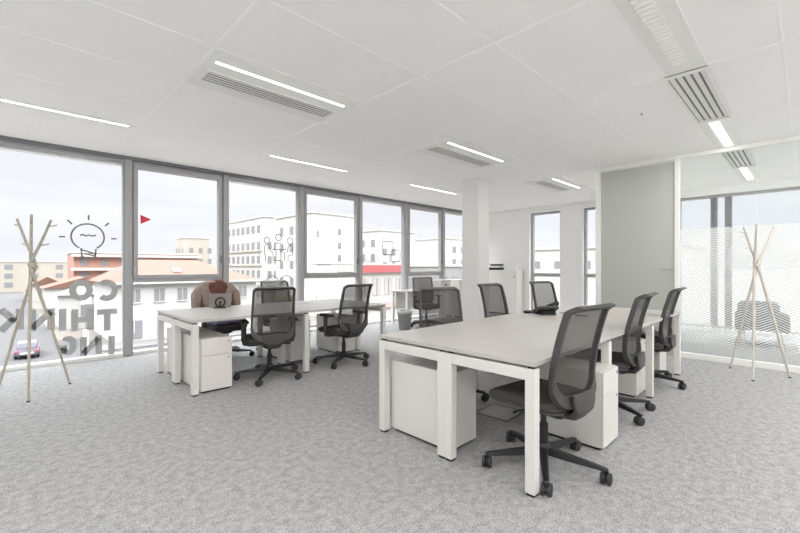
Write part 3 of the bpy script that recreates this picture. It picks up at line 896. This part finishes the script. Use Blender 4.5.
c0 = Pq(278, 250)
t = drawing('people_drawing', 'grey outline of three seated people drawn on the third window pane', *c0); w_ = .014
def head(u, v):
    c = Pq(u, v); r = (wall_x(u+2.9)-wall_x(u-2.9))/2
    return (arc(c[0], c[1], r, r, 0, 360, 18)[:-1], True)
part_strokes(t, 'figure_outline', [head(267,240.2), px((265.5,261),(265.5,255),(264.5,254),(264.5,247),(266,244.5),(268.5,244.5),(269.5,247),(270,251),(273,252),(273,261))], w_)
part_strokes(t, 'figure_outline', [head(278.5,237.5), px((274,250),(274.5,245),(276.5,243),(280.5,243),(282.5,245),(283,250))], w_)
part_strokes(t, 'figure_outline', [head(290,241), px((284.5,261),(284.5,252.5),(287.5,251.5),(288,247),(289,245.5),(291.5,245.5),(292.5,248),(292.5,255),(288,256),(288,261))], w_)
part_strokes(t, 'table_outline', [px((272,249.5),(286,249.5)), px((276,250),(276,260.5)), px((281,250),(281,260.5)), px((276,260.5),(281,260.5))], w_)
for cu in (272.5, 286.5):
    c = Pq(cu, 281); r = (wall_x(cu+5.5)-wall_x(cu-5.5))/2
    part_strokes(t, 'arch_outline', [(arc(c[0], c[1], r, r*.9, 0, 180, 16), False)], w_)
sb = MB()
def rrstroke(u0, u1, v0, v1):
    x0, x1 = wall_x(u0), wall_x(u1); um = (u0+u1)/2
    z1, z0 = wall_z(um, v0), wall_z(um, v1)
    stroke(sb, rrect(x0, x1, z0, z1, .05, .05), .017, True)
rrstroke(382.5, 393, 241.5, 254.5); rrstroke(391, 400, 250, 261.5)
stroke(sb, [Pq(390,254.5), Pq(390,263)], .017)
tag(sb.build('speech_bubble_drawing', M['decalmid']), 'two overlapping speech bubble outlines on a window pane left of the column', 'window sticker')
YS = YW-.0015
rb = MB()
def sash_pt(u, v):
    a = (u-CX)/FOC; tt = YS/(FW.y+a*RT.y); return (tt*(FW.x+a*RT.x), YS, EYE-(v-CY)/FOC*tt)
def sash_line(p, q, w):
    a, b = Vector(sash_pt(*p)), Vector(sash_pt(*q)); tv = (b-a).normalized(); nv = Vector((-tv.z, 0, tv.x))*w/2
    q4 = [a+nv, b+nv, b-nv, a-nv]
    rb.hexa(q4, [p_+Vector((0,.0012,0)) for p_ in q4])
for p, q in (((311,264.3),(352,264.3)), ((338,264.3),(338,272)), ((338,272),(352,272)), ((352,264.3),(352,272))): sash_line(p, q, .010)
tag(rb.build('rectangle_drawing', M['decalmid']), 'thin grey line and rectangle drawn on the fourth window sash', 'window sticker')
fl = MB()
tri = [Vector(sash_pt(*p)) for p in ((140.3,214.6),(151.3,219.6),(140.6,224))]
fl.loft([[p for p in tri], [p-Vector((0,.0012,0)) for p in tri]], smooth=False)
tag(fl.build('red_triangle', M['red']), 'small red triangle sticker on the second window', 'window sticker')

# ------------------------------------------------------------------ outdoors, one storey and a half below
GZ = -5.5
struct(box('ground', M['lot'], -150, 260, 6.99, 330, GZ-.4, GZ))
struct(box('ground', M['lot'], 10.2, 260, -120, 6.98, GZ-.4, GZ))
struct(box('road', M['asphalt'], -120, 15, 14, 40.2, GZ-.2, GZ+.02))
struct(box('road', M['asphalt'], -30, 5.5, 40.2, 48.3, GZ-.2, GZ+.021))
struct(box('road', M['asphalt'], -9, 3.3, 48.3, 149, GZ-.2, GZ+.022))
struct(box('pavement', M['paving'], 5.5, 60, 39.2, 42.1, GZ-.1, GZ+.12))

def win(mb_parent, x, y, z, w, h, face, mat='pane', name='window'):
    """a window box set in a facade: face 'y' looks to -Y, 'x' looks to -X"""
    m = MB()
    if face == 'y': m.box(x-w/2, x+w/2, y-.06, y+.1, z, z+h)
    else: m.box(x-.06, x+.1, y-w/2, y+w/2, z, z+h)
    return m.build(name, M[mat], mb_parent)
def block(name, label, x0, x1, y0, y1, ztop, mat, fy=(), fx=(), group=None, cap=True):
    """plain block building; fy / fx = window rows (z list, positions list, w, h)"""
    t = thing(name, label, 'building', (x0, y0, GZ), 0, group)
    W, D, H = x1-x0, y1-y0, ztop-GZ
    MB().box(0, W, 0, D, 0, H).build('wall', M[mat], t)
    if cap: MB().box(-.15, W+.15, -.15, D+.15, H, H+.3).build('parapet', M['stucco'], t)
    for zs, ps, w, h in fy:
        for z in zs:
            for p in ps: win(t, p, 0, z-GZ, w, h, 'y')
    for zs, ps, w, h in fx:
        for z in zs:
            for p in ps: win(t, 0, p, z-GZ, w, h, 'x')
    return t

# white house with the orange hipped roof
hx0, hx1, hy0, hy1, ez = 6.7, 19.5, 42.2, 53, -.15
t = thing('house', 'white two-storey house with an orange hipped roof across the street', 'building', (hx0, hy0, GZ))
MB().box(0, hx1-hx0, 0, hy1-hy0, 0, ez-GZ).build('wall', M['stucco'], t)
W, D, H = hx1-hx0, hy1-hy0, ez-GZ
rf = MB(); o = .45
rf.add([(-o,-o,H),(W+o,-o,H),(W+o,D+o,H),(-o,D+o,H),(2.6,D/2,H+2.15),(W-4.4,D/2,H+2.15)],
       [(0,1,5,4),(1,2,5),(2,3,4,5),(3,0,4),(3,2,1,0)])
ro = rf.build('roof', M['tiles'], t)
MB().hexa([(5.2,1.9,H+.93),(5.9,1.9,H+.93),(5.9,2.5,H+1.15),(5.2,2.5,H+1.15)], [(5.2,1.85,H+1.05),(5.9,1.85,H+1.05),(5.9,2.45,H+1.28),(5.2,2.45,H+1.28)]).build('skylight', M['paper'], ro)
MB().box(-o,W+o,-o-.05,-o+.06,H-.14,H+.04).build('gutter', M['stucco'], t)
for k in range(6):
    p = 1.55+k*1.95
    wn = win(t, p, 0, H-1.75, .82, 1.15, 'y', 'pane'); 
    MB().box(p-.03, p+.03, -.09, -.05, H-1.75, H-.6).build('bar', M['stucco'], wn)
    MB().box(p-.5, p+.5, -.1, .02, H-1.87, H-1.76).build('sill', M['stucco'], wn)
for k, p in enumerate((1.5, 5.2, 8.6)):
    wn = win(t, p, 0, H-4.55 if k else H-5.0, 1.25, 1.6, 'y', 'pane')
    MB().box(p-.04, p+.04, -.09, -.05, H-4.5, H-3.3).build('bar', M['stucco'], wn)

# salmon brick flats behind it
t = block('apartment_building', 'salmon brick flats with white balcony bands behind the orange roof', 8.7, 29.5, 92, 102, 3.8, 'brick')
for k in range(4):
    MB().box(-.4, 21.2, -1.0, 0, 8.6-k*2.5, 9.1-k*2.5).build('balcony', M['stucco'], t)
    for q in range(7): win(t, 1.5+q*3, 0, 7.0-k*2.5, 1.1, 1.3, 'y')
# long pale flats on the horizon
t = block('apartment_building', 'long pale low flats on the horizon at far left', -75, 14.5, 150, 162, 2.6, 'cream', [((.6,-1.8,-4.2), [8+5.2*k for k in range(16)], 1.6, 1.3)])
t = block('apartment_building', 'cream tower block left of the white flats in the third pane', 30.5, 36, 104, 110, 8.2, 'cream', [((4.6,2,-.6,-3.2), [1.4,3.5,5.6], .9, 1.3)], [((4.6,2,-.6,-3.2), [2,4.5,6.6], .9, 1.3)])
# white corner block, third pane
t = block('apartment_building', 'white corner block of flats with window bands behind the people drawing', 32.2, 40.2, 66.5, 84, 10.0, 'stucco',
          [((4.4,1.9,-.7,-3.3), [1.0,2.2,3.4,4.6,5.8,7.0], .7, 1.25)], [((7.4,4.4,1.9,-.7,-3.3), [2.2,4.4,6.6,8.8,11,13.2,15.4], 1.2, 1.35)])
for k in range(4): MB().box(-.25, 0, 1, 17, 4.0-k*2.58-GZ, 4.25-k*2.58-GZ).build('balcony', M['cream'], t)
t = block('apartment_building', 'lower white wing beside the corner block of flats', 41, 50, 68.5, 80, 5.6, 'greyw', [((3.2,.7,-1.8), [1.2,3.2,5.2,7.2], .9, 1.3)])
# tall white block, fourth pane
t = block('apartment_building', 'tall white windowed block seen through the fourth window', 30, 37.2, 47.7, 58, 8.7, 'stucco',
          [((5.9,3.9,2.1,.3,-1.6), [4.6], .55, .9), ((1.2,), [1.0,1.6,2.2,2.8], .4, .4), ((-3.4,), [.9,1.5,2.1,2.7,3.3], .45, .6), ((5.4,), [.9], .3, .9)],
          [((6,3.5,1,-1.5), [2.5,5.5,8.5], 1, 1.2)])
t = block('apartment_building', 'pale grey building above the red shop sign', 43.5, 52, 49, 57, 7.2, 'stucco',
          [((3.2,1,-1.2), [1.2,3.2], .8, 1.1)], [((4.6,2.2,-.4), [1.6,4.2,6.8], .9, 1.2)])
t = block('apartment_building', 'faint white building at the far right of the window row', 68, 84, 55, 66, 7.4, 'stucco', [((4.4,1.6,-1), [3,6,10,13], 1.2, 1.4)])
# red-fascia shop
t = thing('shop', 'low shop with a long red sign band across the street', 'building', (24.2, 30.5, GZ))
MB().box(0, 6.5, 0, 7, 0, 6.9).build('wall', M['stucco'], t)
MB().box(-.1, 6.6, -.35, 0, 6.2, 6.95).build('sign_band', M['redsign'], t)
for k in range(4):
    wn = MB().box(.3+k*1.6, 1.5+k*1.6, -.06, .1, 3.9, 5.6).build('window', M['shutter'], t)
    MB().box(.86+k*1.6, .94+k*1.6, -.1, -.06, 3.9, 5.6).build('bar', M['pane'], wn)
MB().box(0, 6.5, -.25, 0, 2.6, 3.2).build('awning', M['pinkish'], t)
block('shop', 'low grey building with flat roof right of the red shop sign', 31, 43, 31, 40, 1.3, 'greyw', [((-.9,-3.3), [1.2,3.2,5.2,7.2,9.2], 1.1, 1.0)])

# small houses and shed on the left
def cottage(x, y, w, d, h, label):
    t = thing('house', label, 'building', (x, y, GZ))
    MB().box(0, w, 0, d, 0, h).build('wall', M['stucco'], t)
    MB().add([(-.4,-.4,h),(w+.4,-.4,h),(w+.4,d+.4,h),(-.4,d+.4,h),(w/2,-.4,h+1.6),(w/2,d+.4,h+1.6)],
             [(0,4,5,3),(4,1,2,5),(0,1,4),(2,3,5),(3,2,1,0)]).build('roof', M['tiles'], t)
    for k in range(2): win(t, w*(.3+.4*k), 0, h*.45, .9, 1.1, 'y')
cottage(4.2, 78, 9, 8, 3.6, 'small white gabled house with orange roof behind the left coat stand')
cottage(3.7, 106, 4.5, 8, 3.2, 'small white house at the left edge beyond the road')
t = thing('shed', 'pale shed with a grey sloping roof behind the lettering', 'building', (4.2, 56, GZ))
MB().box(0, 4.6, 0, 4, 0, 3.7).build('wall', M['stucco'], t)
MB().add([(-.4,-.4,3.7),(5,-.4,3.7),(5,4.4,3.7),(-.4,4.4,3.7),(1.6,2,4.6),(3,2,4.6)], [(0,1,5,4),(1,2,5),(2,3,4,5),(3,0,4),(3,2,1,0)]).build('roof', M['roofgrey'], t)
win(t, 2.3, 0, 1.4, 1.2, 1.2, 'y')
# hills line far away
hp = MB(); pts = []
for k in range(61):
    x = -220+k*10; pts.append((x, 1.6+3.0*(.5+.5*sin(k*.7))*(.4+.6*sin(k*.23)**2)))
hp.loft([[(x, 310, GZ-1), (x, 310, z), (x, 322, z+.5), (x, 322, GZ-1)] for x, z in pts], closed=True)
struct(hp.build('hills', M['treeline']))
# bush
t = thing('bush', 'pale round bush beside the white flats', 'bush', (20.2, 36.6, GZ))
bm_ = MB()
for k in range(26):
    a = random.uniform(0, 2*pi); r = random.uniform(0, 1.1); zc = random.uniform(.6, 3.6); rr = random.uniform(.45,.75)*(1.15-zc*.12)
    prof = []
    rings = []
    for j in range(7):
        th_ = pi*j/6
        rings.append([(r*cos(a)+rr*max(.02,sin(th_))*cos(2*pi*q/10)*random.uniform(.85,1.15), r*sin(a)+rr*max(.02,sin(th_))*sin(2*pi*q/10)*random.uniform(.85,1.15), zc-rr*cos(th_)) for q in range(10)])
    bm_.loft(rings)
bm_.build('foliage', M['bush'], t)
MB().cyl((0,0,0),(0,0,1.6),.09).build('stem', M['wood'], t)
# lamp post and white post
t = thing('street_post', 'thin street pole standing behind the window lettering', 'pole', (4.9, 43.2, GZ))
MB().cyl((0,0,0),(0,0,4.2),.05,.04,10).build('pole', M['alud'], t)
MB().box(-.35,.35,-.03,.03,3.6,4.2).build('sign', M['paper'], t)
MB().box(-.18,.18,-.18,.18,0,1.4).build('box', M['paper'], t)

# car on the road
t = thing('car', 'dark grey car driving away on the street at left', 'car', (1.2, 41.6, GZ+.022), radians(-3))
t.scale = (.82, .82, .82)
body = MB()
sec = [(-2.05,.42,.62,.70),(-1.95,.30,.84,.80),(-1.0,.26,.92,.86),(.8,.26,.90,.86),(1.8,.28,.80,.82),(2.05,.36,.66,.72)]
body.loft([[(w*sx, y, zz) for sx, zz in ((-.92,z0),(.92,z0),(1,z0+.2),(.97,z1-.06),(.85,z1),(-.85,z1),(-.97,z1-.06),(-1,z0+.2))] for y, z0, z1, w in sec])
body.build('body', M['car'], t)
cab = MB()
cab.loft([[(w*sx, y, zz) for sx, zz in ((-1,z0),(1,z0),(.82,z1),(-.82,z1))] for y, z0, z1, w in ((-1.85,.84,.90,.72),(-1.25,.88,1.40,.76),(.1,.88,1.43,.76),(1.05,.84,.92,.74))])
cabo = cab.build('cabin', M['car'], t)
MB().hexa([(-.6,-1.80,.93),(.6,-1.80,.93),(.55,-1.36,1.33),(-.55,-1.36,1.33)], [(-.6,-1.84,.95),(.6,-1.84,.95),(.55,-1.40,1.36),(-.55,-1.40,1.36)]).build('rear_window', M['cargl'], cabo)
MB().box(-.45,.45,-2.08,-2.04,.48,.60).build('number_plate', M['paper'], t)
for s in (-1, 1):
    MB().box(s*.68-.12, s*.68+.12, -2.06, -1.98, .64, .78).build('tail_lamp', M['lamp_red'], t)
    for y in (-1.3, 1.3):
        MB().cyl((s*.66,y,.31),(s*.84,y,.31),.31,n=18).build('wheel', M['black'], t)
# what lies behind the back windows
t = block('apartment_building', 'pale building seen through the back wall windows', 44, 56, 8, 32, 3.2, 'stucco', (), [((.6,-1.8), [3+2.8*k for k in range(8)], 1.1, 1.3)])
t = thing('terrace_wall', 'low pale terrace wall outside the back windows', 'wall', (18, -8, GZ))
MB().box(0, .4, 0, 19, 0, 6.55).build('wall', M['stucco'], t)
MB().box(0, .4, 0, 19, 6.55, 6.65).build('coping', M['stucco'], t)

# ------------------------------------------------------------------ sky, daylight
wd = bpy.data.worlds.new('sky'); SC.world = wd; wd.use_nodes = True
nt = wd.node_tree; nt.nodes.clear()
out = nt.nodes.new('ShaderNodeOutputWorld'); bg = nt.nodes.new('ShaderNodeBackground')
tc = nt.nodes.new('ShaderNodeTexCoord'); mp = nt.nodes.new('ShaderNodeMapping'); mp.inputs['Scale'].default_value = (1.2, 1.2, 7)
nz = nt.nodes.new('ShaderNodeTexNoise'); nz.inputs['Scale'].default_value = 2.2; nz.inputs['Detail'].default_value = 6
cr = nt.nodes.new('ShaderNodeValToRGB')
cr.color_ramp.elements[0].position = .38; cr.color_ramp.elements[0].color = lin(239, 240, 246)
cr.color_ramp.elements[1].position = .66; cr.color_ramp.elements[1].color = lin(252, 252, 253)
nt.links.new(tc.outputs['Generated'], mp.inputs[0]); nt.links.new(mp.outputs[0], nz.inputs['Vector'])
nt.links.new(nz.outputs['Fac'], cr.inputs[0]); nt.links.new(cr.outputs[0], bg.inputs[0])
# overcast sky: much brighter overhead than near the horizon
sx = nt.nodes.new('ShaderNodeSeparateXYZ'); nt.links.new(tc.outputs['Generated'], sx.inputs[0])
mr = nt.nodes.new('ShaderNodeMapRange'); mr.interpolation_type = 'SMOOTHSTEP'
mr.inputs['From Min'].default_value = .34; mr.inputs['From Max'].default_value = .72
mr.inputs['To Min'].default_value = .86; mr.inputs['To Max'].default_value = 7.5
nt.links.new(sx.outputs['Z'], mr.inputs['Value']); nt.links.new(mr.outputs[0], bg.inputs[1])
nt.links.new(bg.outputs[0], out.inputs[0])
sun = bpy.data.lights.new('daylight_sun', 'SUN'); sun.energy = .5; sun.angle = radians(12); sun.color = (1, .985, .97)
so = bpy.data.objects.new('daylight_sun', sun); COL.objects.link(so)
so.rotation_euler = Vector((.45, .75, -.62)).to_track_quat('-Z', 'Y').to_euler()

# ------------------------------------------------------------------ camera
cam = bpy.data.cameras.new('camera'); co = bpy.data.objects.new('camera', cam); COL.objects.link(co)
cam.sensor_width = 36; cam.lens = 36*FOC/800; cam.clip_start = .05; cam.clip_end = 900
cam.shift_y = (CY-266.5)/800
co.location = (0, 0, EYE)
co.rotation_euler = (pi/2, 0, YAW-pi/2)
SC.camera = co
SC.view_settings.view_transform = 'Standard'; SC.view_settings.look = 'None'
SC.view_settings.gamma = 1; SC.view_settings.use_curve_mapping = False
SC.view_settings.exposure = .36
try:
    SC.cycles.max_bounces = 16; SC.cycles.diffuse_bounces = 12; SC.cycles.transparent_max_bounces = 24
    SC.cycles.sample_clamp_indirect = 6; SC.cycles.sample_clamp_direct = 5
    SC.cycles.use_denoising = True
except Exception: pass
